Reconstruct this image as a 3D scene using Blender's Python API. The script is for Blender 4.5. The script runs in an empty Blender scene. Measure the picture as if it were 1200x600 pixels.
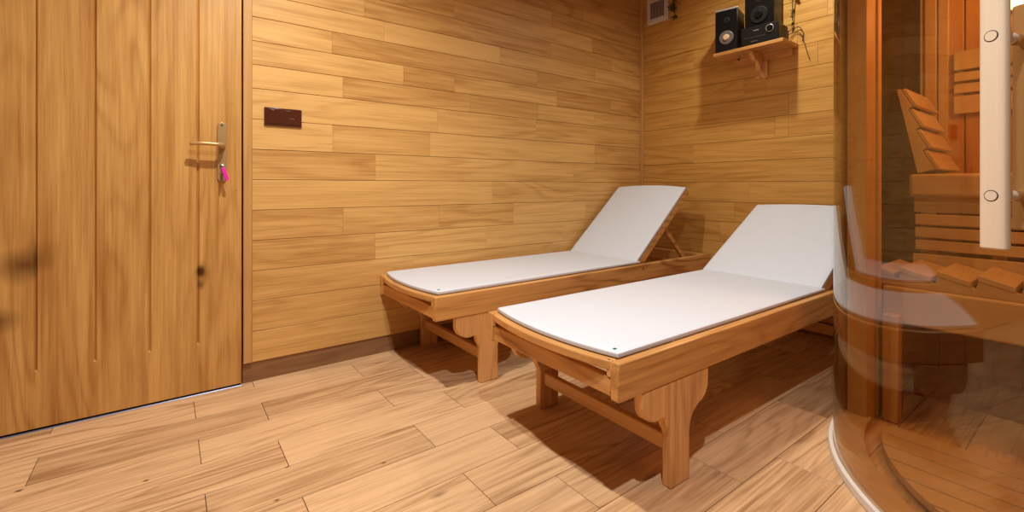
import bpy, bmesh, math, random
from mathutils import Vector, Matrix
random.seed(7)
PI = math.pi
SC = bpy.context.scene
COL = SC.collection

# ------------------------------------------------------------------ materials
def new_mat(name):
    m = bpy.data.materials.new(name); m.use_nodes = True
    nt = m.node_tree; nt.nodes.clear()
    out = nt.nodes.new('ShaderNodeOutputMaterial')
    return m, nt, out

def N(nt, t, **kw):
    n = nt.nodes.new(t)
    for k, v in kw.items():
        setattr(n, k, v)
    return n

def mth(nt, op, a, b=None, c=None, clamp=False):
    n = nt.nodes.new('ShaderNodeMath'); n.operation = op; n.use_clamp = clamp
    for i, v in enumerate((a, b, c)):
        if v is None: continue
        if isinstance(v, (int, float)): n.inputs[i].default_value = v
        else: nt.links.new(v, n.inputs[i])
    return n.outputs[0]

def wood(name, light, dark, axis='X', rough=0.38, ring=9.0, ringamt=.45, fine=.5, coat=0.0, knots=0.0, knot_at=(), streak=0.25, scale=1.0, knot_plane='XZ', spec=.35):
    m, nt, out = new_mat(name)
    L = nt.links.new
    tc = N(nt, 'ShaderNodeTexCoord')
    at = N(nt, 'ShaderNodeAttribute'); at.attribute_name = 'rnd'
    tn = N(nt, 'ShaderNodeAttribute'); tn.attribute_name = 'tone'
    add = N(nt, 'ShaderNodeVectorMath', operation='ADD')
    L(tc.outputs['Object'], add.inputs[0]); L(at.outputs['Vector'], add.inputs[1])
    oi = N(nt, 'ShaderNodeObjectInfo')
    add2 = N(nt, 'ShaderNodeVectorMath', operation='ADD')
    L(add.outputs[0], add2.inputs[0]); L(mth(nt, 'MULTIPLY', oi.outputs['Random'], 23.0), add2.inputs[1]); add = add2
    def stretched(k, sc, det, ro, dist=0.0):
        mp = N(nt, 'ShaderNodeMapping')
        mp.inputs['Scale'].default_value = {'X': (k, 1, 1), 'Y': (1, k, 1), 'Z': (1, 1, k)}[axis]
        L(add.outputs[0], mp.inputs['Vector'])
        n = N(nt, 'ShaderNodeTexNoise'); n.inputs['Scale'].default_value = sc * scale; n.inputs['Detail'].default_value = det
        n.inputs['Roughness'].default_value = ro; n.inputs['Distortion'].default_value = dist
        L(mp.outputs[0], n.inputs['Vector']); return n
    n1 = stretched(.13, 5.0, 2.5, .42, .25)
    rg = mth(nt, 'SINE', mth(nt, 'MULTIPLY', n1.outputs['Fac'], ring * 6.28 * 1.7))
    rg = mth(nt, 'POWER', mth(nt, 'MULTIPLY_ADD', rg, .5, .5), 2.6)
    nm = stretched(.2, 2.2, 1.0, .5)          # where the figure shows strongly
    rg = mth(nt, 'MULTIPLY', rg, mth(nt, 'MULTIPLY_ADD', nm.outputs['Fac'], 3.2, -1.0, clamp=True))
    n2 = stretched(.10, 10.0, 5.0, .6)
    n3 = stretched(.022, 150.0, 3.0, .65)
    n4 = stretched(.035, 48.0, 3.0, .6)
    a = mth(nt, 'MULTIPLY', rg, ringamt * 1.15)
    b = mth(nt, 'ADD', mth(nt, 'MULTIPLY', mth(nt, 'SUBTRACT', n3.outputs['Fac'], .5), fine * 1.7), mth(nt, 'MULTIPLY', mth(nt, 'SUBTRACT', n4.outputs['Fac'], .5), fine * 1.5))
    c = mth(nt, 'MULTIPLY', mth(nt, 'SUBTRACT', n2.outputs['Fac'], .5), streak * 4)
    f = mth(nt, 'ADD', mth(nt, 'ADD', a, b), c)
    f = mth(nt, 'ADD', f, tn.outputs['Fac'])
    f = mth(nt, 'ADD', f, .18, clamp=True)
    mix = N(nt, 'ShaderNodeMix', data_type='RGBA')
    mix.inputs[6].default_value = (*light, 1); mix.inputs[7].default_value = (*dark, 1)
    L(f, mix.inputs[0])
    col = mix.outputs[2]
    for (kx, kz, kr, ks, ka) in knot_at:
        sx = N(nt, 'ShaderNodeSeparateXYZ'); L(tc.outputs['Object'], sx.inputs[0])
        ia, ib = ('X', 'Z') if knot_plane == 'XZ' else (('Y', 'Z') if knot_plane == 'YZ' else ('X', 'Y'))
        dx = mth(nt, 'MULTIPLY', mth(nt, 'SUBTRACT', sx.outputs[ia], kx), 1.0 if ks <= 1 else 1.0)
        dz = mth(nt, 'MULTIPLY', mth(nt, 'SUBTRACT', sx.outputs[ib], kz), ks)
        d = mth(nt, 'SQRT', mth(nt, 'ADD', mth(nt, 'MULTIPLY', dx, dx), mth(nt, 'MULTIPLY', dz, dz)))
        d = mth(nt, 'ADD', d, mth(nt, 'MULTIPLY', mth(nt, 'SUBTRACT', n2.outputs['Fac'], .5), kr * 2.2))
        k = mth(nt, 'SUBTRACT', 1.0, mth(nt, 'DIVIDE', d, kr), clamp=True)
        mk = N(nt, 'ShaderNodeMix', data_type='RGBA'); mk.inputs[7].default_value = (dark[0] * .25, dark[1] * .2, dark[2] * .2, 1)
        L(mth(nt, 'MULTIPLY', k, ka, clamp=True), mk.inputs[0]); L(col, mk.inputs[6]); col = mk.outputs[2]
    if knots > 0:
        mpk = N(nt, 'ShaderNodeMapping'); mpk.inputs['Scale'].default_value = {'X': (.5, 1, 1), 'Y': (1, .5, 1), 'Z': (1, 1, .5)}[axis]
        L(add.outputs[0], mpk.inputs['Vector'])
        v = N(nt, 'ShaderNodeTexVoronoi'); v.inputs['Scale'].default_value = 2.6
        L(mpk.outputs[0], v.inputs['Vector'])
        k = mth(nt, 'SUBTRACT', 1.0, mth(nt, 'MULTIPLY', v.outputs['Distance'], 1.0 / knots), clamp=True)
        mk = N(nt, 'ShaderNodeMix', data_type='RGBA'); mk.inputs[7].default_value = (dark[0] * .3, dark[1] * .25, dark[2] * .2, 1)
        L(mth(nt, 'MULTIPLY', k, .9), mk.inputs[0]); L(col, mk.inputs[6]); col = mk.outputs[2]
    p = N(nt, 'ShaderNodeBsdfPrincipled')
    L(col, p.inputs['Base Color'])
    r = mth(nt, 'MULTIPLY_ADD', n3.outputs['Fac'], .18, rough - .09)
    L(r, p.inputs['Roughness'])
    p.inputs['Specular IOR Level'].default_value = spec
    p.inputs['Coat Weight'].default_value = coat; p.inputs['Coat Roughness'].default_value = .25
    bp = N(nt, 'ShaderNodeBump'); bp.inputs['Strength'].default_value = .12; bp.inputs['Distance'].default_value = .002
    L(n3.outputs['Fac'], bp.inputs['Height']); L(bp.outputs[0], p.inputs['Normal'])
    L(p.outputs[0], out.inputs[0])
    return m

def plain(name, col, rough=.5, metal=0.0, bump=0.0, bscale=200, emit=None, estr=0, sheen=0, coat=0, var=0.06):
    m, nt, out = new_mat(name)
    p = N(nt, 'ShaderNodeBsdfPrincipled')
    tc = N(nt, 'ShaderNodeTexCoord')
    n = N(nt, 'ShaderNodeTexNoise'); n.inputs['Scale'].default_value = bscale; n.inputs['Detail'].default_value = 2
    nt.links.new(tc.outputs['Object'], n.inputs['Vector'])
    n0 = N(nt, 'ShaderNodeTexNoise'); n0.inputs['Scale'].default_value = 9
    nt.links.new(tc.outputs['Object'], n0.inputs['Vector'])
    mx = N(nt, 'ShaderNodeMix', data_type='RGBA')
    mx.inputs[6].default_value = (*[c * (1 - var) for c in col], 1); mx.inputs[7].default_value = (*[min(1, c * (1 + var)) for c in col], 1)
    nt.links.new(n0.outputs['Fac'], mx.inputs[0]); nt.links.new(mx.outputs[2], p.inputs['Base Color'])
    p.inputs['Roughness'].default_value = rough; p.inputs['Metallic'].default_value = metal
    if max(col) < .01: p.inputs['Specular IOR Level'].default_value = .2
    p.inputs['Sheen Weight'].default_value = sheen; p.inputs['Coat Weight'].default_value = coat
    if bump:
        b = N(nt, 'ShaderNodeBump'); b.inputs['Strength'].default_value = bump; b.inputs['Distance'].default_value = .001
        nt.links.new(n.outputs['Fac'], b.inputs['Height']); nt.links.new(b.outputs[0], p.inputs['Normal'])
    if emit:
        p.inputs['Emission Color'].default_value = (*emit, 1); p.inputs['Emission Strength'].default_value = estr
    nt.links.new(p.outputs[0], out.inputs[0])
    return m

def tinted(name, tint, refl=.05, rough=.0, graze=1.0):
    m, nt, out = new_mat(name)
    lw = N(nt, 'ShaderNodeLayerWeight'); lw.inputs['Blend'].default_value = .5
    p5 = mth(nt, 'POWER', lw.outputs['Facing'], 5.0)
    fr = mth(nt, 'MULTIPLY_ADD', p5, graze * (1 - refl), refl, clamp=True)
    # the longer slanted path through the pane absorbs more
    tr = N(nt, 'ShaderNodeBsdfTransparent'); tr.inputs[0].default_value = (*tint, 1)
    gl = N(nt, 'ShaderNodeBsdfGlossy'); gl.inputs['Color'].default_value = (1, 1, 1, 1); gl.inputs['Roughness'].default_value = rough
    mx = N(nt, 'ShaderNodeMixShader')
    nt.links.new(fr, mx.inputs[0]); nt.links.new(tr.outputs[0], mx.inputs[1]); nt.links.new(gl.outputs[0], mx.inputs[2])
    nt.links.new(mx.outputs[0], out.inputs[0])
    return m

KN = [(-.0526, 1.7593 * 1.0, .010, 1.6, 1.3), (-.345, 1.92, .010, 1.6, 1.2), (.30, 1.58, .009, 1.6, 1.2), (.245, 1.43, .010, 1.6, 1.2), (.55, 1.42, .010, 1.6, .9), (.62, 1.18, .03, 2.5, .5)]
OAK_L, OAK_D = (.78, .465, .155), (.38, .150, .024)
M_wall = wood('oak_wall_planks', OAK_L, OAK_D, 'X', rough=.46, ring=6, ringamt=.25, fine=.55, streak=.16)
M_wallR = wood('oak_wall_planks_side', (.78, .44, .115), (.40, .155, .020), 'Y', rough=.46, ring=6, ringamt=.25, fine=.55, streak=.16)
M_door = wood('oak_door', (.72, .41, .125), (.38, .15, .03), 'Z', rough=.34, ring=7, ringamt=.30, fine=.6, streak=.26,
              knot_at=[(-.404, .60, .10, 1.5, .8), (-.36, .63, .06, .7, .5), (.11, .52, .020, .8, 1.4), (.12, .51, .045, .9, .5), (.11, .463, .018, .8, .7), (-.47, .41, .05, 1.2, .6), (.24,.86,.004,1,1.2), (.225, 1.24, .003, 1, 1.2)])
M_trim = wood('oak_trim', (.66, .37, .13), (.40, .19, .055), 'Z', ring=4, ringamt=.2, fine=.3, streak=.12)
M_floor = wood('oak_floor', (.80, .52, .28), (.38, .195, .085), 'X', knot_plane='XY', knot_at=KN, rough=.30, ring=8, ringamt=.46, fine=.85, streak=.20, scale=1.1)
M_base = wood('baseboard_wood', (.33, .17, .075), (.18, .08, .035), 'X', ring=6, ringamt=.3, fine=.4)
M_loX = wood('lounger_oak_long', (.74, .385, .125), (.36, .135, .03), 'X', rough=.33, ring=8, ringamt=.62, fine=.6, streak=.18)
M_loY = wood('lounger_oak_cross', (.74, .385, .125), (.38, .145, .035), 'Y', rough=.33, ring=6, ringamt=.4, fine=.6, streak=.16)
M_loZ = wood('lounger_oak_leg', (.84, .46, .175), (.48, .21, .065), 'Z', rough=.36, ring=8, ringamt=.42, fine=.85, streak=.14)
M_caZ = wood('cabin_wood_upright', (.66, .40, .13), (.42, .20, .06), 'Z', rough=.45, ring=4, ringamt=.2, fine=.3, streak=.12)
M_caX = wood('cabin_wood_slat_long', (.68, .47, .25), (.44, .26, .12), 'X', rough=.45, ring=4, ringamt=.2, fine=.25, streak=.1)
M_caY = wood('cabin_wood_cross', (.68, .47, .25), (.44, .26, .12), 'Y', rough=.45, ring=4, ringamt=.2, fine=.25, streak=.1)
M_caB = wood('cabin_wood_lamp_red', (.60, .27, .055), (.40, .15, .025), 'Z', rough=.5, ring=4, ringamt=.3, fine=.4, streak=.14)  # reddish lamp glow on the back wall, put into its wood colour
M_pale = wood('pale_beech', (.76, .62, .47), (.62, .47, .33), 'Z', rough=.35, ring=3, ringamt=.12, fine=.18, streak=.06)
M_fabric = plain('white_canvas', (.70, .755, .84), .85, bump=.35, bscale=900, sheen=.2, var=.015)
M_pipe = plain('taupe_piping', (.40, .32, .28), .8)
M_tagm = plain('teal_tag', (.03, .12, .14), .6)
M_bronze = plain('aged_bronze', (.60, .38, .16), .38, metal=.6)
M_pink = plain('magenta_plastic', (.90, .02, .50), .4)
M_nickel = plain('nickel', (.50, .45, .40), .3, metal=1)
M_brownp = plain('brown_plastic', (.085, .022, .010), .22, coat=.3)
M_white = plain('white_plastic', (.72, .66, .60), .45)
M_grille = plain('grille_grey', (.25, .20, .19), .6)
M_black = plain('black_lacquer', (.006, .005, .005), .30)
M_blackm = plain('black_matte', (.008, .007, .006), .5)
M_cone = plain('cone_grey', (.12, .10, .09), .4)
M_conec = plain('cone_tan', (.62, .42, .26), .4)
M_silver = plain('silver_panel', (.55, .52, .50), .3, metal=.6)
M_wire = plain('cable_black', (.05, .035, .03), .6)
M_rubber = plain('dark_seal', (.012, .009, .007), .4)
M_ring = plain('white_lacquer_rim', (.80, .76, .70), .35)
M_ceil = wood('ceiling_boards', (.45, .24, .09), (.28, .12, .04), 'X', ring=4, ringamt=.2, fine=.3)
M_leaf = plain('dry_leaf', (.05, .055, .02), .7, var=.4)
M_leafy = plain('yellow_leaf', (.42, .38, .05), .6, var=.3)
M_lamp = plain('lamp_glass', (.9, .8, .65), .4, emit=(1, .80, .55), estr=9)
M_lens = plain('downlight_lens', (.9, .9, .9), .4, emit=(1, .93, .82), estr=4)
M_gap = plain('dark_gap', (.02, .012, .008), .8)
M_sill = plain('brushed_threshold', (.20, .22, .34), .35, metal=.6)
M_glass = tinted('bronze_glass', (.82, .75, .63), .065)
M_glass2 = tinted('bronze_side_pane', (.32, .25, .16), .02, graze=.12)

# ------------------------------------------------------------------ geometry helpers
def link(name, bm, mats, parent=None, smooth=False, bevel=0.0, seg=2, loc=None):
    me = bpy.data.meshes.new(name)
    bmesh.ops.recalc_face_normals(bm, faces=bm.faces)
    bm.to_mesh(me); bm.free()
    if not isinstance(mats, (list, tuple)): mats = [mats]
    for m in mats: me.materials.append(m)
    o = bpy.data.objects.new(name, me); COL.objects.link(o)
    if parent: o.parent = parent
    if loc: o.location = loc
    if smooth:
        for p in me.polygons: p.use_smooth = True
    if bevel:
        b = o.modifiers.new('bevel', 'BEVEL'); b.width = bevel; b.segments = seg; b.limit_method = 'ANGLE'; b.angle_limit = math.radians(35)
        b.harden_normals = False
        for p in me.polygons: p.use_smooth = True
        me.set_sharp_from_angle(angle=math.radians(40))
    return o

def box(bm, x0, x1, y0, y1, z0, z1, mi=0):
    v = [bm.verts.new((x, y, z)) for x in (x0, x1) for y in (y0, y1) for z in (z0, z1)]
    fs = []
    for q in ((0, 1, 3, 2), (4, 6, 7, 5), (0, 4, 5, 1), (2, 3, 7, 6), (0, 2, 6, 4), (1, 5, 7, 3)):
        f = bm.faces.new([v[i] for i in q]); f.material_index = mi; fs.append(f)
    return fs

def prism(bm, pts, plane, a, b, mi=0):
    """closed outline pts (2D) in plane 'XZ','YZ','XY', extruded from a to b on the third axis"""
    def P(p, t):
        return {'XZ': (p[0], t, p[1]), 'YZ': (t, p[0], p[1]), 'XY': (p[0], p[1], t)}[plane]
    A = [bm.verts.new(P(p, a)) for p in pts]; B = [bm.verts.new(P(p, b)) for p in pts]
    n = len(pts)
    f = bm.faces.new(A); f.material_index = mi
    f = bm.faces.new(B[::-1]); f.material_index = mi
    for i in range(n):
        f = bm.faces.new([A[i], B[i], B[(i + 1) % n], A[(i + 1) % n]]); f.material_index = mi

def smooth_pts(pts, n=4, closed=False):
    out = []
    m = len(pts)
    rng = range(m) if closed else range(m - 1)
    g = lambda i: pts[i % m] if closed else pts[max(0, min(m - 1, i))]
    for i in rng:
        p0, p1, p2, p3 = g(i - 1), g(i), g(i + 1), g(i + 2)
        for k in range(n):
            t = k / n
            out.append(tuple(.5 * ((2 * p1[j]) + (-p0[j] + p2[j]) * t + (2 * p0[j] - 5 * p1[j] + 4 * p2[j] - p3[j]) * t * t + (-p0[j] + 3 * p1[j] - 3 * p2[j] + p3[j]) * t ** 3) for j in range(len(p1))))
    if not closed: out.append(tuple(pts[-1]))
    return out

def tube(bm, pts, r, seg=12, caps=True, flat=1.0):
    pts = [Vector(p) for p in pts]
    rings = []
    up = Vector((0, 0, 1))
    for i, p in enumerate(pts):
        d = (pts[min(i + 1, len(pts) - 1)] - pts[max(i - 1, 0)]).normalized()
        a = d.cross(up)
        if a.length < .01: a = d.cross(Vector((1, 0, 0)))
        a.normalize(); b = a.cross(d).normalized()
        rr = r[i] if isinstance(r, (list, tuple)) else r
        rings.append([bm.verts.new(p + a * math.cos(2 * PI * k / seg) * rr + b * math.sin(2 * PI * k / seg) * rr * flat) for k in range(seg)])
    for i in range(len(rings) - 1):
        for k in range(seg):
            bm.faces.new([rings[i][k], rings[i][(k + 1) % seg], rings[i + 1][(k + 1) % seg], rings[i + 1][k]])
    if caps:
        bm.faces.new(rings[0][::-1]); bm.faces.new(rings[-1])

def disc(bm, c, n, r, depth, seg=32, r2=None):
    """short cylinder from c along n"""
    n = Vector(n).normalized(); c = Vector(c)
    a = n.cross(Vector((0, 0, 1)))
    if a.length < .01: a = n.cross(Vector((1, 0, 0)))
    a.normalize(); b = n.cross(a)
    r2 = r if r2 is None else r2
    A = [bm.verts.new(c + (a * math.cos(2 * PI * k / seg) + b * math.sin(2 * PI * k / seg)) * r) for k in range(seg)]
    B = [bm.verts.new(c + n * depth + (a * math.cos(2 * PI * k / seg) + b * math.sin(2 * PI * k / seg)) * r2) for k in range(seg)]
    bm.faces.new(A); bm.faces.new(B[::-1])
    for k in range(seg): bm.faces.new([A[k], B[k], B[(k + 1) % seg], A[(k + 1) % seg]])

def arc_wall(bm, cx, cy, r0, r1, a0, a1, z0, z1, seg=96):
    rows = []
    for i in range(seg + 1):
        a = math.radians(a0 + (a1 - a0) * i / seg)
        c, s = math.cos(a), math.sin(a)
        rows.append([bm.verts.new((cx + r * c, cy + r * s, z)) for r, z in ((r0, z0), (r1, z0), (r1, z1), (r0, z1))])
    for i in range(seg):
        for k in range(4):
            bm.faces.new([rows[i][k], rows[i + 1][k], rows[i + 1][(k + 1) % 4], rows[i][(k + 1) % 4]])
    bm.faces.new(rows[0]); bm.faces.new(rows[-1][::-1])

def tag(o, label=None, cat=None, group=None, kind=None):
    if label: o['label'] = label
    if cat: o['category'] = cat
    if group: o['group'] = group
    if kind: o['kind'] = kind
    return o

def thing(name, label, cat, loc=(0, 0, 0), rz=0, group=None):
    o = bpy.data.objects.new(name, None); COL.objects.link(o); o.location = loc; o.rotation_euler.z = rz
    o.empty_display_size = .1
    return tag(o, label, cat, group)

def copy_tree(o, parent=None):
    c = o.copy(); COL.objects.link(c)
    if parent: c.parent = parent
    for ch in [k for k in bpy.data.objects if k.parent == o]:
        copy_tree(ch, c)
    return c

def planks(bm, rects, place, chamfer=.0014, end_chamfer=.0004, depth=.015, gap=.0009, eg=.3):
    """rects: (a0,a1,b0,b1,tone,rndseed); place(a,b,d) -> xyz, d>0 towards the room"""
    lt = bm.faces.layers.float.get('tone') or bm.faces.layers.float.new('tone')
    lr = bm.faces.layers.float_vector.get('rnd') or bm.faces.layers.float_vector.new('rnd')
    for (a0, a1, b0, b1, tone) in rects:
        rn = Vector((random.uniform(0, 40), random.uniform(0, 40), random.uniform(0, 40)))
        a0 += gap * eg; a1 -= gap * eg; b0 += gap; b1 -= gap
        O = [bm.verts.new(place(a, b, -depth)) for a, b in ((a0, b0), (a1, b0), (a1, b1), (a0, b1))]
        Mi = [bm.verts.new(place(a, b, -chamfer)) for a, b in ((a0, b0), (a1, b0), (a1, b1), (a0, b1))]
        e, c = end_chamfer, chamfer
        T = [bm.verts.new(place(a, b, 0)) for a, b in ((a0 + e, b0 + c), (a1 - e, b0 + c), (a1 - e, b1 - c), (a0 + e, b1 - c))]
        fs = [bm.faces.new(T)]
        for k in range(4):
            fs.append(bm.faces.new([O[k], O[(k + 1) % 4], Mi[(k + 1) % 4], Mi[k]]))
            fs.append(bm.faces.new([Mi[k], Mi[(k + 1) % 4], T[(k + 1) % 4], T[k]]))
        for f in fs: f[lt] = tone; f[lr] = rn

def S(o, label=None): 
    o['kind'] = 'structure'
    if label: o['label'] = label
    return o

# ------------------------------------------------------------------ the room
YB, XR, ZC = 2.358, 3.062, 2.50
XL, YF = -1.6, -1.5

# floor: planks .64 long in rows .1785 wide
bm = bmesh.new(); rects = []
k = 0; y1 = 2.295 + .1785
rows = []
yy = 2.295 + .1785; par = 1
tones = [.0, .12, -.12, .2, -.05, .3, -.16, .07, .16, -.1]
ftone = {}
while yy > YF:
    y0 = yy - .1785
    off = .085 if (par % 2 == 0) else .305
    x = off - .64 * 5
    j = 0
    while x < XR + .05:
        t = random.choice([-.12, -.05, 0, .05, .12, .2, .28]) 
        rects.append((max(x, XL), min(x + .64, XR + .02), y0, min(yy, YB + .02), t))
        x += .64; j += 1
    yy = y0; par += 1
rects = [r for r in rects if r[1] - r[0] > .01]
planks(bm, rects, lambda a, b, d: (a, b, d), chamfer=.0003, end_chamfer=.0003, depth=.01, gap=.0011, eg=1.0)
lt = bm.faces.layers.float['tone']
for f in box(bm, XL, XR + .03, YF, YB + .03, -.05, -.003): f.material_index = 1; f[lt] = .6
S(link('floor', bm, [M_floor, plain('floor_joint', (.13, .075, .04), .8)]), 'honey oak plank floor')

# back wall planks
zr = [.0875, .2245, .362, .497, .634, .771, .9085, 1.0455, 1.182, 1.32, 1.427, 1.534, 1.642, 1.75, 1.857, 1.964, 2.071, 2.178, 2.285, 2.392, 2.50]
joints = {1: [(1.35, .05)], 0: [(.9, .0), (1.9, .05)]}
# row index -> list of (x joint); tones per piece
J = {
 0: ([1.6], [.0, .08]),
 1: ([1.08, 2.2], [.06, .0, .1]),
 2: ([1.08, 2.1], [.02, .06, .1]),
 3: ([.867, 1.563, 2.194], [.12, -.04, .06, .05]),
 4: ([.703, 1.239, 1.772, 2.42], [.16, .08, .14, .0, .12]),
 5: ([1.607, 2.8], [-.04, .04, .1]),
 6: ([.869, 2.3], [.12, -.04, .08]),
 7: ([.654, 1.183, 2.518], [-.2, .12, -.1, .14]),
 8: ([1.231, 1.956], [-.10, -.02, .04]),
 9: ([.703, 1.445, 1.975, 2.514], [-.1, .14, .2, .0, .1]),
 10: ([1.025, 1.342, 2.146, 2.685], [-.06, .26, .02, .32, .26]),
 11: ([.65, 1.97], [-.14, .18, .24]),
 12: ([.915, 1.665, 2.518], [-.08, -.14, .14, .02]),
 13: ([.811, 2.084, 2.7], [-.06, .20, .30, .1]),
 14: ([1.337, 2.491], [.14, .06, .3]),
 15: ([1.1, 2.1], [.1, .05, .25]), 16: ([1.5, 2.4], [.05, .25, .1]), 17: ([1.6], [.1, .2]), 18: ([1.0, 2.2], [.1, .0, .2]), 19: ([1.5], [.1, .2]),
}
bm = bmesh.new(); rects = []
for i in range(20):
    js, ts = J[i]
    xs = [.303] + js + [XR]
    for q in range(len(xs) - 1):
        rects.append((xs[q], xs[q + 1], zr[i], zr[i + 1], ts[q]))
planks(bm, rects, lambda a, b, d: (a, YB - d, b))
lt = bm.faces.layers.float['tone']
for f in box(bm, .2665, XR + .05, YB + .012, YB + .10, -.02, ZC): f.material_index = 1
for f in box(bm, XL - .05, -.70, YB + .012, YB + .10, -.02, ZC): f.material_index = 2
for f in box(bm, -.70, .2665, YB + .012, YB + .10, 2.08, ZC): f.material_index = 2
for f in box(bm, -.70, .2665, YB + .075, YB + .10, -.02, 2.08): f.material_index = 1
S(link('wall_back', bm, [M_wall, M_gap, M_trim]), 'horizontal honey oak planks on the long back wall')

# right wall planks
bm = bmesh.new(); rects = []
zr2 = [.0875, .2245, .362, .497, .634, .771, .9085, 1.0455, 1.182, 1.3175, 1.455, 1.592, 1.73, 1.867, 2.004, 2.141, 2.278, 2.415, 2.50]
JR = {4: ([.80, 1.6], [.1, .15, .1]), 5: ([.87, 1.5], [.16, -.02, .04]), 6: ([.985], [.12, .16]), 7: ([.70, 1.9], [.02, .06, .05]),
      8: ([1.262, 1.34], [.16, .1, .12]), 9: ([1.258], [-.1, .16]), 10: ([1.395, 1.533], [.05, .16, .02]), 11: ([1.1], [.0, .1]),
      12: ([1.21, 1.9], [-.02, .12, .1]), 13: ([1.05, 1.7], [-.1, .02, .1]), 14: ([1.0, 1.8], [-.12, .05, .12])}
for i in range(18):
    js, ts = JR.get(i, ([.8 + .17 * (i % 5), 1.7 + .11 * (i % 3)], [.1, .02, .12]))
    ys = [YF] + js + [YB]
    for q in range(len(ys) - 1):
        rects.append((ys[q], ys[q + 1], zr2[i], zr2[i + 1], ts[q]))
planks(bm, rects, lambda a, b, d: (XR - d, a, b))
for f in box(bm, XR + .004, XR + .10, YF, YB + .1, -.02, ZC): f.material_index = 1
S(link('wall_right', bm, [M_wallR, M_gap]), 'horizontal oak planks on the right wall')

bm = bmesh.new(); box(bm, XL - .1, XL, YF, YB + .1, -.02, ZC)
S(link('wall_left', bm, plain('left_plaster', (.55, .42, .28), .8)))
bm = bmesh.new(); box(bm, XL - .1, XR + .1, YF, YB + .1, ZC, ZC + .1)
S(link('ceiling', bm, M_ceil))
bm = bmesh.new(); box(bm, .267, XR - .01, YB + .006, YB + .0118, .0, .12)
S(link('baseboard_back', bm, M_base), 'brown recessed skirting below the planks')
bm = bmesh.new(); box(bm, XR + .0005, XR + .004, YF, YB - .01, 0, .0875)
S(link('baseboard_right', bm, M_base))
bm = bmesh.new(); box(bm, XR - .024, XR - .0005, YB - .024, YB - .0005, .0, ZC)
S(link('trim_1', bm, M_trim, bevel=.003), 'slim oak corner bead between the two plank walls')
# door casing
bm = bmesh.new(); box(bm, .268, .302, YB - .008, YB + .004, .09, 2.12)
S(link('trim_2', bm, M_trim, bevel=.002), 'oak door casing upright')


# ------------------------------------------------------------------ door
YD = 2.345
door = bpy.data.objects.new('door_1', None); COL.objects.link(door); door.location = (0, 0, 0); S(door, 'oak plank door with vertical grooves and bronze handle')
bm = bmesh.new()
gx = [-.68, -.530, -.380, -.222, -.0588, .1017, .2605]
# slab with V grooves that stop above the bottom
lt = bm.faces.layers.float.new('tone'); lr = bm.faces.layers.float_vector.new('rnd')
def dq(v, tone, rn):
    f = bm.faces.new([bm.verts.new(p) for p in v]); f[lt] = tone; f[lr] = rn
zb, zg, zt = .012, .215, 2.06
dt = [.1, .2, .22, .12, .10, .12, .02]
for i in range(len(gx) - 1):
    x0, x1 = gx[i], gx[i + 1]; rn = (i * 7.3, i * 3.1, i * 5.7); tn = dt[i]
    last0 = i == 0; last1 = i == len(gx) - 2
    w = .0065; dp = .0105
    # a second bead line left of grooves
    xa = x0 + (0 if last0 else w); xb = x1 - (0 if last1 else w)
    dq([(xa, YD, zg), (xb, YD, zg), (xb, YD, zt), (xa, YD, zt)], tn, rn)
    dq([(x0, YD, zb), (x1, YD, zb), (x1, YD, zg), (xb, YD, zg), (xa, YD, zg), (x0, YD, zg)], tn + .02, rn)
    if not last1:
        dq([(xb, YD, zg), (x1, YD + dp, zg + .006), (x1, YD + dp, zt), (xb, YD, zt)], tn, rn)
        dq([(xb, YD, zg), (x1, YD, zg), (x1, YD + dp, zg + .006)], tn, rn)
    if not last0:
        dq([(x0, YD + dp, zg + .006), (xa, YD, zg), (xa, YD, zt), (x0, YD + dp, zt)], tn, rn)
        dq([(x0, YD, zg), (xa, YD, zg), (x0, YD + dp, zg + .006)], tn, rn)
x0, x1 = gx[0], gx[-1]
for q in ([(x0, YD, zb), (x1, YD, zb), (x1, YD + .045, zb), (x0, YD + .045, zb)], [(x0, YD, zt), (x1, YD, zt), (x1, YD + .045, zt), (x0, YD + .045, zt)],
          [(x1, YD, zb), (x1, YD, zt), (x1, YD + .045, zt), (x1, YD + .045, zb)], [(x0, YD, zb), (x0, YD, zt), (x0, YD + .045, zt), (x0, YD + .045, zb)],
          [(x0, YD + .045, zb), (x1, YD + .045, zb), (x1, YD + .045, zt), (x0, YD + .045, zt)]):
    dq(q, .1, (0, 0, 0))
me = bpy.data.meshes.new('door_slab'); bm.to_mesh(me); bm.free(); me.materials.append(M_door)
ds = bpy.data.objects.new('door_slab', me); COL.objects.link(ds); ds.parent = door
for x in gx[1:-1]:   # narrow secondary bead beside every groove
    pass
# handle plate, lever
bm = bmesh.new()
pl = []
for i in range(13):
    a = PI * i / 12; pl.append((.1875 + .0175 * math.cos(a), 1.137 + .0175 * math.sin(a)))
for i in range(13):
    a = PI + PI * i / 12; pl.append((.1875 + .0175 * math.cos(a), .915 + .0175 * math.sin(a)))
prism(bm, pl, 'XZ', YD - .007, YD - .0002)
hp = link('handle_plate', bm, M_bronze, door, bevel=.0025)
bm = bmesh.new()
disc(bm, (.187, YD - .007, 1.053), (0, -1, 0), .0125, .012)
tube(bm, smooth_pts([(.187, YD - .012, 1.053), (.185, YD - .040, 1.053), (.172, YD - .054, 1.054), (.145, YD - .056, 1.056), (.105, YD - .054, 1.056), (.072, YD - .048, 1.052)], 5),
     [.009] * 5 + [.0095] * 10 + [.0095] * 6 + [.0088] * 4 + [.0068], 14, flat=.8)
link('lever', bm, M_bronze, hp, smooth=True)
for z in (1.142, .906):
    bm = bmesh.new(); disc(bm, (.187, YD - .0075, z), (0, -1, 0), .0045, .0015, 16); link('screw', bm, M_nickel, hp)
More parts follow.
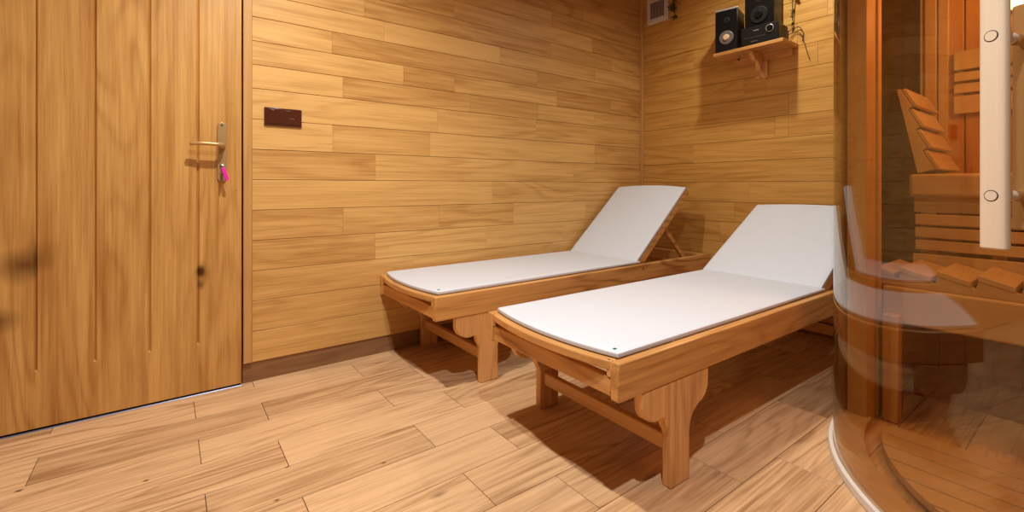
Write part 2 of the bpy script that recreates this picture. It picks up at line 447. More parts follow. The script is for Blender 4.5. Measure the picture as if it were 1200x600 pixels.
bm = bmesh.new(); disc(bm, (.187, YD - .0075, .965), (0, -1, 0), .0085, .004, 20); box(bm, .1825, .1915, YD - .0115, YD - .0075, .935, .965)
link('lock_cylinder', bm, M_nickel, hp, bevel=.001)
# key with tag
kt = thing('key', 'small nickel key with magenta tag hanging in the door lock', 'key', (.187, YD - .0118, .965))
bm = bmesh.new(); box(bm, -.0011, .0011, -.014, -.0002, -.004, .004)
kb = [(0 + .010 * math.cos(a), -.002 + .012 * math.sin(a)) for a in [2 * PI * i / 16 for i in range(16)]]
prism(bm, [(-.025 + p[0], p[1]) for p in kb], 'YZ', -.0012, .0012)
link('key_blade', bm, M_nickel, kt, bevel=.0004)
bm = bmesh.new(); tube(bm, [(.002 + .010 * math.cos(2 * PI * i / 20), -.028, -.016 + .010 * math.sin(2 * PI * i / 20)) for i in range(21)], .0009, 6, caps=False)
link('split_ring', bm, M_nickel, kt, smooth=True)
bm = bmesh.new(); prism(bm, [(-.006, -.010), (.006, -.004), (.022, -.052), (.020, -.062), (.010, -.062)], 'XZ', -.032, -.028)
link('tag', bm, M_pink, kt, bevel=.0015)
bm = bmesh.new(); box(bm, -.006, .002, -.026, -.0245, -.066, -.028)
link('spare_key', bm, M_nickel, kt, bevel=.0006)
# threshold
bm = bmesh.new(); prism(bm, [(YD + .001, .0003), (YD + .004, .003), (YD + .03, .004), (YD + .05, .0003)], 'YZ', -.70, .262)
S(link('trim_3', bm, M_sill), 'brushed metal threshold strip under the door')

# ------------------------------------------------------------------ light switch
sw = thing('light_switch', 'brown two gang light switch on the plank wall beside the door', 'switch', (.430, YB, 1.198))
bm = bmesh.new(); box(bm, -.0795, .0795, -.009, -.0002, -.0415, .0415)
link('frame', bm, M_brownp, sw, bevel=.003)
bm = bmesh.new(); prism(bm, [(-.0088, -.032), (-.012, -.032), (-.017, .033), (-.0088, .033)], 'YZ', -.068, -.008)
link('rocker', bm, M_brownp, sw, bevel=.0015)
bm = bmesh.new(); box(bm, .004, .070, -.0115, -.0088, -.032, .033)
r2 = link('socket_cover', bm, M_brownp, sw, bevel=.001)
bm = bmesh.new(); box(bm, .026, .046, -.0135, -.0112, -.006, -.0035)
link('cover_lip', bm, plain('lip_sheen', (.30, .14, .10), .3), r2)

# ------------------------------------------------------------------ loungers (local: x along length from the foot, y width 0..W)
W, LEN, HG = .627, 2.105, 1.365
def bow(y, amt): 
    t = (y / W) * 2 - 1
    return -amt * (1 - t * t)
def leg_outline(flip=False):
    # measured profile, x from the foot end, z
    p = [(.100, .312), (.100, .272), (.104, .252), (.116, .234), (.136, .222), (.158, .215), (.175, .215), (.190, .219), (.201, .214), (.206, .203),
         (.209, .186), (.220, .168), (.226, .150), (.226, .0), (.320, .0), (.320, .150), (.326, .172), (.340, .194), (.366, .211), (.390, .220), (.408, .234), (.418, .254), (.421, .280), (.421, .312)]
    return p

def mattress_part(bm, x0, x1, y0, y1, z0, th, b0, b1, n=20):
    """pad between x0 and x1; ends bowed by b0 (foot, towards -x) and b1 (head, towards +x); puffy edges"""
    prof = [(0.0, .0), (-.0035, .25), (-.004, .5), (-.0035, .75), (0.004, .96), (.02, 1.0)]
    nx, ny = 24, n
    def pt(u, v, zf, ins):
        # u,v in 0..1 ; ins metres inset
        yA, yB = y0 + ins, y1 - ins
        y = yA + (yB - yA) * v
        tt = ((y - y0) / (y1 - y0)) * 2 - 1
        xa = x0 + ins - b0 * (1 - tt * tt); xb = x1 - ins + b1 * (1 - tt * tt)
        return (xa + (xb - xa) * u, y, z0 + th * zf)
    # loops round the border
    def loop(zf, ins):
        L = []
        for i in range(nx): L.append(pt(i / nx, 0, zf, ins))
        for i in range(ny): L.append(pt(1, i / ny, zf, ins))
        for i in range(nx): L.append(pt(1 - i / nx, 1, zf, ins))
        for i in range(ny): L.append(pt(0, 1 - i / ny, zf, ins))
        return [bm.verts.new(p) for p in L]
    loops = [loop(zf, ins) for ins, zf in prof]
    m = len(loops[0])
    for a, b in zip(loops, loops[1:]):
        for i in range(m): bm.faces.new([a[i], a[(i + 1) % m], b[(i + 1) % m], b[i]])
    bm.faces.new(loops[0][::-1]); bm.faces.new(loops[-1])

def piping(bm, x0, x1, y0, y1, z, b0, b1, r=.0026, skip_head=False, skip_foot=False):
    L = []
    n = 20
    e = .003
    def X0(t): return x0 - e - b0 * (1 - t * t)
    def X1(t): return x1 + e + b1 * (1 - t * t)
    pts = []
    if skip_foot:
        pts = [(x0, y0 - e, z), (X1(-1), y0 - e, z)] + [(X1(2 * i / n - 1), y0 + (y1 - y0) * i / n, z) for i in range(1, n)] + [(X1(1), y1 + e, z), (x0, y1 + e, z)]
    elif skip_head:
        pts = [(x1, y0 - e, z), (X0(-1), y0 - e, z)] + [(X0(2 * i / n - 1), y0 + (y1 - y0) * i / n, z) for i in range(1, n)] + [(X0(1), y1 + e, z), (x1, y1 + e, z)]
    tube(bm, pts, r, 8)

def make_lounger(angle, label, loc, rz):
    root = thing('sun_lounger', label, 'lounger', loc, rz, 'oak sun loungers')
    # side rails
    for y0, y1 in ((0, .030), (W - .030, W)):
        bm = bmesh.new(); box(bm, 0, LEN, y0, y1, .312, .415)
        r = link('side_rail', bm, M_loX, root, bevel=.004)
        for bx in (1.365, 1.93):
            bm = bmesh.new()
            s = -1 if y0 == 0 else 1
            disc(bm, (bx, y0 if s < 0 else y1, .392), (0, s, 0), .006, .003, 14)
            link('bolt_head', bm, M_nickel, r)
    # legs: four scalloped boards
    for foot in (True, False):
        for yy0 in (.002, W - .034):
            o = leg_outline()
            if not foot: o = [(LEN - a, b) for a, b in o]
            bm = bmesh.new(); prism(bm, o, 'XZ', yy0, yy0 + .032)
            link('leg', bm, M_loZ, root, bevel=.005, seg=3)
        xa = .240 if foot else LEN - .265
        bm = bmesh.new(); box(bm, xa, xa + .025, .0345, W - .0345, .096, .144)
        link('stretcher', bm, M_loY, root, bevel=.004)
    # bowed board at the foot
    n = 24
    ys = [.030 + (W - .06) * i / n for i in range(n + 1)]
    out = [(.010 + bow(y, .044), y) for y in ys] + [(.080 + bow(y, .044), y) for y in ys[::-1]]
    bm = bmesh.new(); prism(bm, out, 'XY', .389, .4145)
    link('bowed_foot_board', bm, M_loY, root, bevel=.004)
    for y0, y1 in ((.0302, .044), (W - .044, W - .0302)):
        bm = bmesh.new(); box(bm, .002, .0095, y0, y1, .3705, .4145)
        link('corner_block', bm, M_loZ, root, bevel=.001)
    # lower cross board
    bm = bmesh.new(); box(bm, .004, .028, .0305, W - .0305, .318, .370)
    link('foot_cross_board', bm, M_loY, root, bevel=.004)
    bm = bmesh.new(); box(bm, LEN - .03, LEN - .005, .0305, W - .0305, .325, .41)
    link('head_cross_board', bm, M_loY, root, bevel=.004)
    # bed slats
    for i in range(11):
        x = .105 + i * .113
        bm = bmesh.new(); box(bm, x, x + .07, .0305, W - .0305, .394, .410)
        link('bed_slat', bm, M_loY, root, bevel=.002, seg=1)
    # corner blocks that hold the foot board
    # backrest: built flat then turned at the hinge
    th = math.radians(angle)
    R = Matrix.Translation((HG, 0, .405)) @ Matrix.Rotation(-th, 4, 'Y')
    def back(name, bm, m, parent=root, **kw):
        bmesh.ops.transform(bm, matrix=R, verts=bm.verts)
        return link(name, bm, m, parent, **kw)
    BL = .68
    bm = bmesh.new(); box(bm, 0.0, BL, .032, .060, -.028, .018); box(bm, 0.0, BL, W - .060, W - .032, -.028, .018)
    top = [(BL - .05 - bow(y, .022), y) for y in ys] 
    ys2 = [.0345 + (W - .069) * i / n for i in range(n + 1)]
    outl = [(BL - .055, ys2[0]), (BL - .055, ys2[-1])] + [(BL - bow(y, .022), y) for y in ys2[::-1]]
    prism(bm, outl, 'XY', -.0195, .0185)
    fr = back('backrest_frame', bm, M_loX, bevel=.003)
    for i in range(6):
        x = .06 + i * .095
        bm = bmesh.new(); box(bm, x, x + .065, .0622, W - .0622, -.004, .014)
        back('backrest_slat', bm, M_loY, parent=fr, bevel=.002, seg=1)
    # props
    a = R @ Vector((.365, 0, -.02)); b = Vector((1.895, 0, .392))
    if angle < 35: b = Vector((1.80, 0, .385)); 
    for yy0 in (.064, W - .084):
        bm = bmesh.new()
        d = (b - a).normalized(); nrm = Vector((-d.z, 0, d.x)) * .015
        a2 = a - d * .01; b2 = b + d * .03
        q = [a2 + nrm, b2 + nrm, b2 - nrm, a2 - nrm]
        prism(bm, [(v.x, v.z) for v in q], 'XZ', yy0, yy0 + .02)
        link('prop', bm, M_loX, root, bevel=.003)
    bm = bmesh.new(); box(bm, b.x - .01, b.x + .02, .0305, W - .0305, .345, .372)
    link('prop_rest', bm, M_loY, root, bevel=.003)
    # mattress: lies on the lounger, one thing with two pads
    bm = bmesh.new(); mattress_part(bm, .030, HG + .004, .030, W - .030, .4165, .017, .036, .0)
    b2 = bmesh.new(); mattress_part(b2, .006, BL - .010, .036, W - .036, .0200, .017, .0, .020)
    bmesh.ops.transform(b2, matrix=R, verts=b2.verts)
    tm = bpy.data.meshes.new('tmp'); b2.to_mesh(tm); b2.free(); bm.from_mesh(tm); bpy.data.meshes.remove(tm)
    mat = link('mattress', bm, M_fabric, root, smooth=True); mat.data.set_sharp_from_angle(angle=math.radians(50))
    bm = bmesh.new(); piping(bm, .030, HG, .030, W - .030, .4195, .036, 0, skip_head=True)
    link('piping', bm, M_pipe, mat, smooth=True)
    bm = bmesh.new(); box(bm, .036, .046, .046, .054, .4336, .4346)
    link('corner_tag', bm, M_tagm, mat)
    bm = bmesh.new(); piping(bm, .008, BL - .010, .036, W - .036, .0228, 0, .020, skip_foot=True)
    back('piping', bm, M_pipe, parent=mat, smooth=True)
    mat['label'] = 'thin white canvas mattress'
    return root, mat

l1, m1 = make_lounger(29.5, 'oak sun lounger with white mattress nearest the camera, in front of the curved glass cabin', (.941, .797, 0), math.radians(-.8))
l2, m2 = make_lounger(41, 'oak sun lounger with white mattress against the long plank wall, its back propped steeper', (.893, 1.730, 0), 0)


# ------------------------------------------------------------------ shelf with stereo
sh = thing('wall_shelf', 'small oak wall shelf on a bracket carrying the black stereo', 'shelf', (XR - .0006, 1.42, 1.72))
bm = bmesh.new(); prism(bm, [(-.205, -.215), (-.0, -.215), (-.0, .215), (-.205, .215)], 'XY', 0, .022)
link('shelf_board', bm, M_loY, sh, bevel=.003)
bm = bmesh.new(); box(bm, -.03, 0, -.19, .17, -.045, -.0005)
link('wall_cleat', bm, M_loY, sh, bevel=.002)
bm = bmesh.new()
prism(bm, [(-.16, -.0008), (-.16, -.022), (-.145, -.03), (-.135, -.045), (-.11, -.055), (-.085, -.06), (-.07, -.08), (-.06, -.10), (-.0305, -.115), (-.0305, -.0008)], 'XZ', -.02, .004)
link('bracket', bm, M_loZ, sh, bevel=.002)
bm = bmesh.new(); prism(bm, [(-.028, -.0455), (0, -.0455), (0, -.15), (-.012, -.15), (-.028, -.13)], 'XZ', -.045, .03)
link('bracket_backplate', bm, M_loZ, sh, bevel=.002)
bm = bmesh.new(); tube(bm, [(-.085, .10, -.0005), (-.085, .10, -.02), (-.10, .10, -.026), (-.105, .10, -.018)], .003, 8)
link('cup_hook', bm, M_blackm, sh, smooth=True)

SZ = 1.7421
def speaker(label, loc, rz, w, d, h, cone=M_cone, cap=M_conec, fz=.34, top=True, name='loudspeaker'):
    s = thing(name, label, 'speaker', loc, rz, 'loudspeakers on the shelf')   # front faces local -x
    bm = bmesh.new(); box(bm, 0, d, -w / 2, w / 2, 0, h); link('cabinet', bm, M_black, s, bevel=.004)
    bm = bmesh.new(); disc(bm, (-.0002, 0, h * fz), (-1, 0, 0), w * .33, .006, 36, w * .30); wf = link('woofer', bm, cone, s, bevel=.001)
    bm = bmesh.new(); disc(bm, (-.0064, 0, h * fz), (-1, 0, 0), w * .15, .008, 28, w * .11); link('dust_cap', bm, cap, wf, smooth=False)
    bm = bmesh.new(); disc(bm, (-.0002, 0, h * .75), (-1, 0, 0), w * .17, .004, 28, w * .14); tw = link('tweeter', bm, M_blackm, s, bevel=.001)
    if not top: return s
    bm = bmesh.new(); box(bm, -.0045, .02, -w / 2 + .001, w / 2 - .001, h + .0003, h + .012); link('top_cap', bm, M_silver, s, bevel=.002)
    return s
speaker('black loudspeaker with tan cone on the left end of the shelf', (XR - .188, 1.553, SZ), math.radians(12), .138, .15, .265)
st = thing('stereo_receiver', 'black compact stereo with a silver ring knob on the shelf', 'stereo', (XR - .188, 1.345, SZ), math.radians(6))
bm = bmesh.new(); box(bm, 0, .165, -.105, .105, .004, .112); link('case', bm, M_black, st, bevel=.003)
bm = bmesh.new(); box(bm, -.006, -.0002, -.105, .105, .004, .112); fp = link('front_panel', bm, M_blackm, st, bevel=.002)
bm = bmesh.new()
for i in range(32):
    pass
ringp = [(-.0065, -.058 + .020 * math.cos(2 * PI * i / 32), .080 + .020 * math.sin(2 * PI * i / 32)) for i in range(33)]
tube(bm, ringp, .0028, 8, caps=False); link('knob_ring', bm, M_silver, fp, smooth=True)
bm = bmesh.new(); disc(bm, (-.0062, -.058, .080), (-1, 0, 0), .016, .010, 28); link('knob', bm, M_black, fp, bevel=.001)
bm = bmesh.new(); box(bm, -.0075, -.0062, .004, .034, .0835, .0875); link('silver_mark', bm, M_silver, fp)
bm = bmesh.new(); box(bm, -.0070, -.0062, -.03, .09, .046, .0475); link('disc_slot', bm, M_cone, fp)
bm = bmesh.new()
for i in range(5): box(bm, -.0070, -.0062, .012 + i * .008, .017 + i * .008, .018, .0245)
link('button_row', bm, M_cone, fp)
for yy0 in (-.08, .08):
    for xx0 in (.02, .14):
        bm = bmesh.new(); disc(bm, (xx0, yy0, 0), (0, 0, 1), .008, .0035, 12); link('foot', bm, M_rubber, st)
speaker('black loudspeaker lying on top of the compact stereo', (XR - .183, 1.352, SZ + .1125), math.radians(6), .165, .15, .22, cone=M_blackm, cap=M_black, fz=.30, top=False)
# plant sprig behind the upper speaker & dried sprig right of the vent
def sprig(name, label, cat, loc, pts, mat, n, size, seed):
    random.seed(seed)
    t = thing(name, label, cat, loc)
    bm = bmesh.new(); tube(bm, smooth_pts(pts, 5), .003, 6); link('stem', bm, M_leaf, t, smooth=True)
    P = smooth_pts(pts, 8)
    bm = bmesh.new(); disc(bm, Vector((-loc[0] + XR, 0, pts[0][2] - .01)), (-1, 0, 0), .006, XR - loc[0] + .006 if name == 'hanging_sprig' else .02, 12); link('wall_hook', bm, M_bronze, t) if name == 'hanging_sprig' else bm.free()
    for i in range(n):
        p = Vector(P[int(random.random() ** .7 * (len(P) - 1))])
        ax = Vector((random.uniform(-.8, -.1), random.uniform(-1, 1), random.uniform(-1, .5))).normalized()
        sd = ax.cross(Vector((0, 0, 1))).normalized(); s = size * random.uniform(.6, 1.2)
        bm = bmesh.new()
        a = [p, p + ax * s * .4 + sd * s * .28, p + ax * s, p + ax * s * .4 - sd * s * .28]
        nn = ax.cross(sd).normalized() * .0012
        A = [bm.verts.new(v + nn) for v in a]; B = [bm.verts.new(v - nn) for v in a]
        bm.faces.new(A); bm.faces.new(B[::-1])
        for k in range(4): bm.faces.new([A[k], B[k], B[(k + 1) % 4], A[(k + 1) % 4]])
        link('leaf', bm, mat, t)
    return t
sprig('hanging_sprig', 'dark dried plant sprig hanging beside the white wall vent', 'plant', (XR - .004, 2.035, 2.30),
      [(.0012, 0, .06), (-.03, .0, .02), (-.035, .01, -.07), (-.03, -.01, -.16)], M_leaf, 34, .05, 3)
sprig('potted_sprig', 'yellow green leaf tip poking out behind the upper loudspeaker', 'plant', (XR - .02, 1.23, SZ + .113),
      [(0, 0, 0), (-.01, -.005, .10), (-.025, -.012, .20), (-.03, -.015, .26)], M_leafy, 16, .035, 5)
random.seed(11)
# cable
cb = bmesh.new()
tube(cb, smooth_pts([(XR - .03, 1.25, 1.80), (XR - .012, 1.215, 1.815), (XR - .008, 1.185, 1.79), (XR - .006, 1.17, 1.74), (XR - .006, 1.155, 1.68), (XR - .006, 1.14, 1.63)], 6), .0022, 6)
tube(cb, smooth_pts([(XR - .03, 1.25, 1.82), (XR - .014, 1.20, 1.84), (XR - .008, 1.175, 1.80), (XR - .006, 1.180, 1.75)], 6), .0022, 6)
tag(link('speaker_cable', cb, M_wire, smooth=True), 'thin dark speaker cable drooping from the right end of the shelf', 'cable')

# vent
vt = thing('wall_vent', 'white square vent with grey grille high beside the room corner', 'vent', (XR - .0004, 2.195, 2.245))
bm = bmesh.new(); box(bm, -.022, 0, -.095, .095, -.095, .105); link('housing', bm, M_white, vt, bevel=.004)
bm = bmesh.new()
for i in range(13):
    z = -.058 + i * .0095; box(bm, -.0262, -.0222, -.06, .06, z, z + .006)
for i in range(5):
    y = -.06 + i * .029; box(bm, -.0262, -.0222, y, y + .004, -.062, .064)
link('grille', bm, M_grille, vt)

# ------------------------------------------------------------------ infrared / sauna cabin
CX, CY, CR = 2.087, -.132, .786
XI = 2.955           # inner back face
YW = .600            # inner face of the side wall
cab = thing('sauna_cabin', 'round fronted sauna cabin with bronze curved glass and orange lit wood', 'sauna', (CX, CY, 0))
def cpart(name, bm, m, parent=None, **kw):
    bmesh.ops.translate(bm, verts=bm.verts, vec=(-CX, -CY, 0))
    return link(name, bm, m, parent or cab, **kw)
bm = bmesh.new(); arc_wall(bm, CX, CY, CR - .008, CR, 92, 200, .032, 2.06, 128)
door_glass = cpart('curved_glass', bm, M_glass, smooth=True); door_glass.data.set_sharp_from_angle(angle=math.radians(40))
bm = bmesh.new(); arc_wall(bm, CX, CY, CR + .0005, CR + .014, 90, 268, .0003, .026, 128)
cpart('base_rim', bm, M_ring, bevel=.003)
bm = bmesh.new(); arc_wall(bm, CX, CY, .700, CR, 91, 268, .0006, .031, 128)
cpart('base_plinth', bm, M_caY, bevel=.003)
bm = bmesh.new(); arc_wall(bm, CX, CY, CR - .012, CR + .008, 88.2, 91.6, .032, 2.06, 4)
cpart('glass_seal', bm, M_rubber)
# rest of the round front out of view to the right: solid wooden wall
bm = bmesh.new(); arc_wall(bm, CX, CY, CR - .03, CR, 215, 269, .032, 2.06, 48)
cpart('curved_wall', bm, M_caZ)
bm = bmesh.new(); arc_wall(bm, CX, CY, CR - .02, CR + .01, 200.5, 214.5, .032, 2.06, 10)
cpart('door_jamb', bm, M_caZ)
# posts, side wall with window
bm = bmesh.new(); box(bm, 2.052, 2.125, .578, .640, .0006, 2.06); box(bm, 2.130, 2.165, .582, .640, .0006, 2.06); box(bm, 2.169, 2.205, .574, .640, .0006, 2.06)
cpart('front_post', bm, M_caZ, bevel=.003)
bm = bmesh.new(); box(bm, 2.2055, XI, YW, .640, .0006, .50); box(bm, 2.2055, XI, YW, .640, 1.96, 2.06); box(bm, 2.945, XI, YW, .64, .501, 1.959)
cpart('side_wall', bm, M_caX, bevel=.002)
bm = bmesh.new(); box(bm, 2.206, 2.9445, .615, .621, .5005, 1.9595)
cpart('side_window', bm, M_glass2)
bm = bmesh.new()
y = .64; rects = []
lt = bm.faces.layers.float.new('tone'); lr = bm.faces.layers.float_vector.new('rnd')
while y > -.92:
    for f in box(bm, XI + (.0), XI + .03, y - .087, y - .0025, .0006, 2.06): f[lt] = random.uniform(-.1, .2); f[lr] = (random.random() * 9, random.random() * 9, 0)
    y -= .09
for f in box(bm, XI + .012, XI + .04, -.94, .64, .0006, 2.06): f[lt] = .9
cpart('back_wall', bm, M_caB, bevel=.003)
bm = bmesh.new(); box(bm, XI - .026, XI - .0005, .553, .597, .95, 2.05); box(bm, XI - .022, XI - .0005, .512, .549, .95, 2.05)
cpart('corner_batten', bm, M_caZ, bevel=.004)
bm = bmesh.new(); box(bm, CX, XI + .04, -.95, -.92, .0006, 2.06); cpart('far_side_wall', bm, M_caX)
bm = bmesh.new(); pts = [(XI + .04, .65), (CX, .66)] + [(CX + (CR + .02) * math.cos(math.radians(a)), CY + (CR + .02) * math.sin(math.radians(a))) for a in range(92, 269, 4)] + [(CX, -.95), (XI + .04, -.95)]
prism(bm, pts, 'XY', 2.062, 2.13); cpart('roof', bm, M_caX)
# lower bench: front rounded fascia + planked top + support leg
BF, BT = 2.205, .50
bm = bmesh.new(); box(bm, BF, BF + .03, -.88, .5735, .362, BT)
lb = cpart('lower_bench_fascia', bm, M_caY, bevel=.009, seg=4)
for x0, x1 in ((BF + .0305, BF + .125), (BF + .13, BF + .225), (BF + .23, BF + .33)):
    bm = bmesh.new(); box(bm, x0, x1, -.88, .5735, BT - .026, BT - .001); cpart('bench_board', bm, M_caY, bevel=.003)
bm = bmesh.new(); box(bm, 2.152, 2.204, .512, .560, .0010, .40)
cpart('bench_leg', bm, M_caZ, bevel=.005)
# skirt between benches
UF = 2.545
bm = bmesh.new(); box(bm, UF - .02, UF, -.88, .552, BT + .0005, .597)
cpart('skirt_board', bm, M_caY, bevel=.003)
for z0, z1 in ((.614, .655), (.665, .708), (.718, .762)):
    bm = bmesh.new(); box(bm, UF - .02, UF, -.88, .545, z0, z1); cpart('skirt_slat', bm, M_caY, bevel=.003)
for y in (.50, .30, .10, -.2, -.5):
    bm = bmesh.new(); box(bm, UF + .0005, UF + .022, y - .02, y + .02, BT + .0005, .769); cpart('skirt_stud', bm, M_caZ)
bm = bmesh.new(); box(bm, UF + .0005, UF + .018, -.88, .552, .770, .8335); cpart('skirt_recess_board', bm, M_caY)
# upper bench
bm = bmesh.new(); box(bm, UF - .035, UF + .01, -.88, .563, .834, .930); cpart('upper_bench_fascia', bm, M_caY, bevel=.014, seg=4)
for i in range(4):
    x0 = UF + .012 + i * .099
    bm = bmesh.new(); box(bm, x0, x0 + .095, -.88, .560, .902, .9285); cpart('upper_bench_board', bm, M_caY, bevel=.003)
# backrest panel on the back wall
bm = bmesh.new()
for z0, z1 in ((1.213, 1.295), (1.307, 1.350), (1.362, 1.402), (1.414, 1.50)): box(bm, XI - .030, XI - .0125, .20, .493, z0, z1)
bk = cpart('backrest_slats', bm, M_caY, bevel=.003)
bm = bmesh.new(); box(bm, XI - .012, XI - .0005, .46, .486, 1.215, 1.495); box(bm, XI - .012, XI - .0005, .21, .235, 1.215, 1.495); cpart('backrest_batten', bm, M_caZ)
# pull handle
hx, hy = 1.305, .160
nv = Vector((hx - CX, hy - CY, 0)).normalized(); tv = Vector((-nv.y, nv.x, 0))
bm = bmesh.new()
c0 = Vector((hx, hy, 0))
ol = []
for i in range(24):
    a = 2 * PI * i / 24
    sx = math.copysign(abs(math.cos(a)) ** .6, math.cos(a)); sy = math.copysign(abs(math.sin(a)) ** .6, math.sin(a))
    p = c0 + tv * sx * .0215 + nv * sy * .012
    ol.append((p.x, p.y))
prism(bm, ol, 'XY', .756, 1.281)
hd = cpart('pull_handle', bm, M_pale, bevel=.003)
for z in (.861, 1.174):
    bm = bmesh.new(); gpt = Vector((CX, CY, 0)) + nv * (CR + .0005)
    a = Vector((hx, hy, z)) - nv * .0118; g = Vector((gpt.x, gpt.y, z))
    disc(bm, a, (g - a), .0115, (g - a).length, 24, .0115); cpart('handle_standoff', bm, M_pale, parent=hd, smooth=False)
    bm = bmesh.new(); f0 = Vector((hx, hy, z)) + nv * .0118
    disc(bm, f0, nv, .0095, .0016, 24); cpart('plug', bm, M_pale, parent=hd)
    bm = bmesh.new(); pr_ = [f0 + nv * .0003 + tv * .0105 * math.cos(2 * PI * i / 24) + Vector((0, 0, .0105)) * math.sin(2 * PI * i / 24) for i in range(25)]
    tube(bm, pr_, .0007, 6, caps=False); cpart('plug_rim', bm, M_gap, parent=hd)
    bm = bmesh.new(); g2 = Vector((CX, CY, 0)) + nv * (CR - .0085); g2.z = z
    disc(bm, g2, -nv, .0115, .03, 24); cpart('inner_standoff', bm, M_pale, parent=hd)
bm = bmesh.new(); ci = Vector((CX, CY, 0)) + nv * (CR - .0385 - .012)
ol = [((ci + tv * math.copysign(abs(math.cos(a)) ** .6, math.cos(a)) * .0215 + nv * math.copysign(abs(math.sin(a)) ** .6, math.sin(a)) * .0118)) for a in [2 * PI * i / 24 for i in range(24)]]
prism(bm, [(p.x, p.y) for p in ol], 'XY', .79, 1.25); cpart('inner_handle', bm, M_pale, parent=hd, bevel=.003)
# hinge at the side of the glass
bm = bmesh.new(); box(bm, 2.065, 2.095, .6405, .672, .20, .27); cpart('hinge', bm, M_nickel, bevel=.003)

# duckboard inside the cabin
db = thing('duckboard', 'curved slatted wooden duckboard on the sauna cabin floor', 'duckboard', (1.9, .0, 0.0))
R0 = .655
x = 2.035; i = 0
while x > CX - R0 + .01:
    x0, x1 = x - .085, x - .006
    pts = []
    hi = lambda xx: CY + math.sqrt(max(R0 * R0 - (xx - CX) ** 2, 0))
    lo = lambda xx: CY - math.sqrt(max(R0 * R0 - (xx - CX) ** 2, 0))
    xa = max(x0, CX - R0 + .002)
    xs = [xa + (x1 - xa) * k / 10 for k in range(11)]
    pts = [(xx - 1.9, min(hi(xx), .52 - max(0, (xx - 1.985)) * .6)) for xx in xs] + [(xx - 1.9, lo(xx)) for xx in xs[::-1]]
    bm = bmesh.new(); prism(bm, pts, 'XY', .022, .045); link('board', bm, M_caY, db, bevel=.002)
    x -= .085; i += 1
for yy0 in (-.25, .05, .30):
    bm = bmesh.new(); box(bm, -.40, .12, yy0, yy0 + .04, .0006, .0215)
    # clip the batten inside the arc
    xa = CX - math.sqrt(R0 * R0 - (yy0 + .04 - CY) ** 2) if yy0 > CY else CX - math.sqrt(R0 * R0 - (yy0 - CY) ** 2)
    for v in bm.verts:
        if v.co.x < 0: v.co.x = xa - 1.9 + .03
    link('batten', bm, M_caY, db)

# slatted rests: shingled slats on notched side rails
def slat_rest(name, label, loc, nslat, pitch, slw, length, stand):
    t = thing(name, label, 'headrest', loc, 0, 'slatted sauna headrests')
    # local frame: s along the row (0..nslat*pitch), slats run along +x (length). stand=False: row runs towards -y; True: row runs up, leaning
    def P(s, h):
        if stand: # s upward, h outward (towards -y)
            base = Vector((0, -.0, 0)); lean = Vector((0, .26, .965)); out = Vector((0, -.965, .26))
            return base + lean * s + out * h
        return Vector((0, -s, h))
    def strip(bm, outl, x0, x1):
        A = [bm.verts.new((x0, P(*p).y, P(*p).z)) for p in outl]; B = [bm.verts.new((x1, P(*p).y, P(*p).z)) for p in outl]
        bm.faces.new(A); bm.faces.new(B[::-1])
        n = len(outl)
        for k in range(n): bm.faces.new([A[k], B[k], B[(k + 1) % n], A[(k + 1) % n]])
    for rx in (.0, length - .022) if stand else (.004, length - .026):
        o = [(0, 0)]
        if stand: o = [(.004, -.03), (nslat * pitch, -.002)]; 
        else: o = [(.036, .0), (nslat * pitch, 0)]
        top = []
        for i in range(nslat - 1, -1, -1):
            if stand: top += [((i + 1) * pitch - .002, .010), (i * pitch + .004, .028)]
            else: top += [((i + 1) * pitch - .002, .026), ((i * pitch + .004) if i else .036, .052 if i else .045)]
        bm = bmesh.new(); strip(bm, o + top, rx, rx + .022); link('side_rail', bm, M_caX, t, bevel=.0015)
    for i in range(nslat):
        bm = bmesh.new(); s = i * pitch
        if stand: q = [(s + .0, .0300), (s + .0, .046), (s + slw, .0275), (s + slw, .0115)]
        else: q = [(s + .002, .0535), (s + .002, .075), (s + slw, .049), (s + slw, .0275)]
        strip(bm, q, 0 if stand else .0, length)
        if not stand and i == 0: q = [(.036, .046), (.036, .067), (s + slw, .049), (s + slw, .0275)]
        bm.free(); bm = bmesh.new(); strip(bm, q, 0, length)
        link('slat', bm, M_caX, t, bevel=.003)
    return t
slat_rest('sauna_headrest', 'low slatted wooden rest lying on the lower sauna bench', (2.218, .631, BT + .0006), 5, .105, .092, .30, False)
slat_rest('sauna_headrest', 'leaning slatted wooden backrest on the upper sauna bench by the side window', (2.53, .508, .9375), 4, .093, .088, .36, True)

# sauna lamp
lm = thing('sauna_lamp', 'small glowing lamp high on the sauna back wall', 'lamp', (XI - .001, .285, 1.70))
bm = bmesh.new(); box(bm, -.02, -.0002, -.05, .05, -.06, .10); link('lamp_base', bm, M_caZ, lm, bevel=.004)
bm = bmesh.new(); 
prof = [(.0, -.065), (.028, -.06), (.036, -.03), (.040, .04), (.036, .08), (.0, .09)]
seg = 24; ringsv = []
for r, z in prof:
    ringsv.append([bm.verts.new((-.062 + max(r, .002) * math.cos(2 * PI * k / seg), max(r, .002) * math.sin(2 * PI * k / seg), z)) for k in range(seg)])
for a, b in zip(ringsv, ringsv[1:]):
    for k in range(seg): bm.faces.new([a[k], a[(k + 1) % seg], b[(k + 1) % seg], b[k]])
bm.faces.new(ringsv[0][::-1]); bm.faces.new(ringsv[-1])
link('lamp_glass', bm, M_lamp, lm, smooth=True)

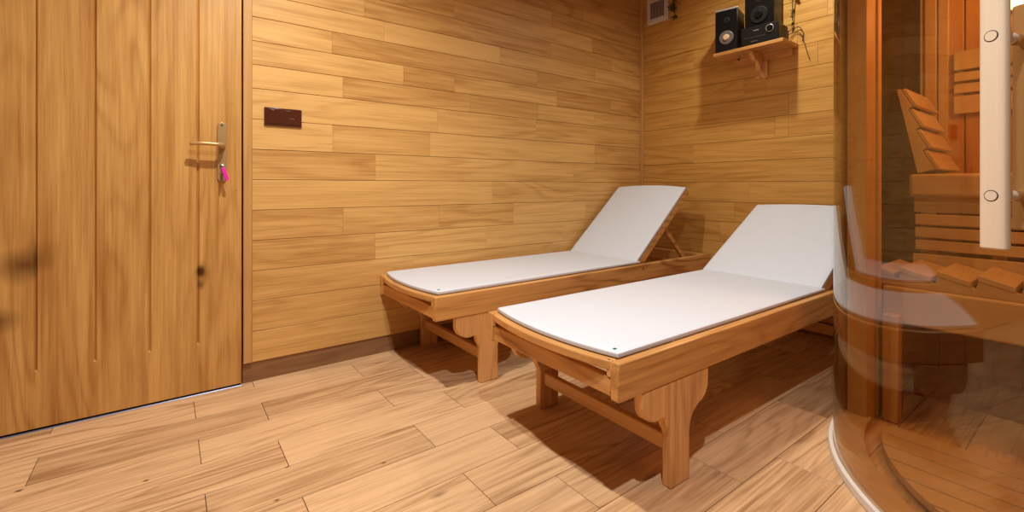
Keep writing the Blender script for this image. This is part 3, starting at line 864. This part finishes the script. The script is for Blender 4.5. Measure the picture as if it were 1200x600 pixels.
# ------------------------------------------------------------------ downlights in the ceiling
def downlight(x, y, power, col, radius=.03, size=150, blend=.6, label='', tgt=None):
    d = thing('ceiling_downlight', label, 'lamp', (x, y, ZC), 0, 'ceiling downlights')
    bm = bmesh.new(); arc_wall(bm, 0, 0, .036, .05, 0, 359.9, -.008, -.0004, 36); link('bezel', bm, M_white, d)
    bm = bmesh.new(); disc(bm, (0, 0, -.005), (0, 0, 1), .0355, .0045, 32); link('lens', bm, M_lens, d)
    l = bpy.data.lights.new('downlight_beam', 'SPOT'); l.energy = power; l.color = col; l.shadow_soft_size = radius
    l.spot_size = math.radians(size); l.spot_blend = blend
    o = bpy.data.objects.new('downlight_beam', l); COL.objects.link(o); o.location = (x, y, ZC - .04)
    if tgt:
        o.rotation_euler = (Vector(tgt) - o.location).to_track_quat('-Z', 'Y').to_euler()
    return d
downlight(.36, .12, 112, (.96, .99, 1.0), label='recessed ceiling downlight nearest the camera', size=160, blend=1)
downlight(.34, 1.36, 136, (1, .95, .87), label='recessed ceiling downlight over the floor by the door', size=162, blend=1)
downlight(2.50, 1.20, 46, (1, .94, .78), label='recessed ceiling downlight above the stereo shelf', size=160, blend=1)

l = bpy.data.lights.new('sauna_glow', 'POINT'); l.energy = 20; l.color = (1, .50, .16); l.shadow_soft_size = .10  # added unseen light, set forward to brighten the benches and skirt
o = bpy.data.objects.new('sauna_glow', l); COL.objects.link(o); o.location = (2.22, .02, 1.72)

# world
w = bpy.data.worlds.new('World'); SC.world = w; w.use_nodes = True
bg = w.node_tree.nodes['Background']; bg.inputs[0].default_value = (1, .70, .38, 1); bg.inputs[1].default_value = .06

# ------------------------------------------------------------------ camera
cam = bpy.data.cameras.new('Camera'); co = bpy.data.objects.new('Camera', cam); COL.objects.link(co)
cam.sensor_width = 36; cam.sensor_fit = 'HORIZONTAL'; cam.lens = 541 / 1200 * 36
cam.shift_y = -82 / 1200; cam.clip_start = .02
F = Vector((.598, .802, 0)).normalized()
co.location = (0, 0, .88)
co.rotation_euler = F.to_track_quat('-Z', 'Y').to_euler()
SC.camera = co
SC.view_settings.view_transform = 'Standard'; SC.view_settings.look = 'None'
SC.view_settings.exposure = 0.0; SC.view_settings.gamma = 1; SC.view_settings.use_curve_mapping = False
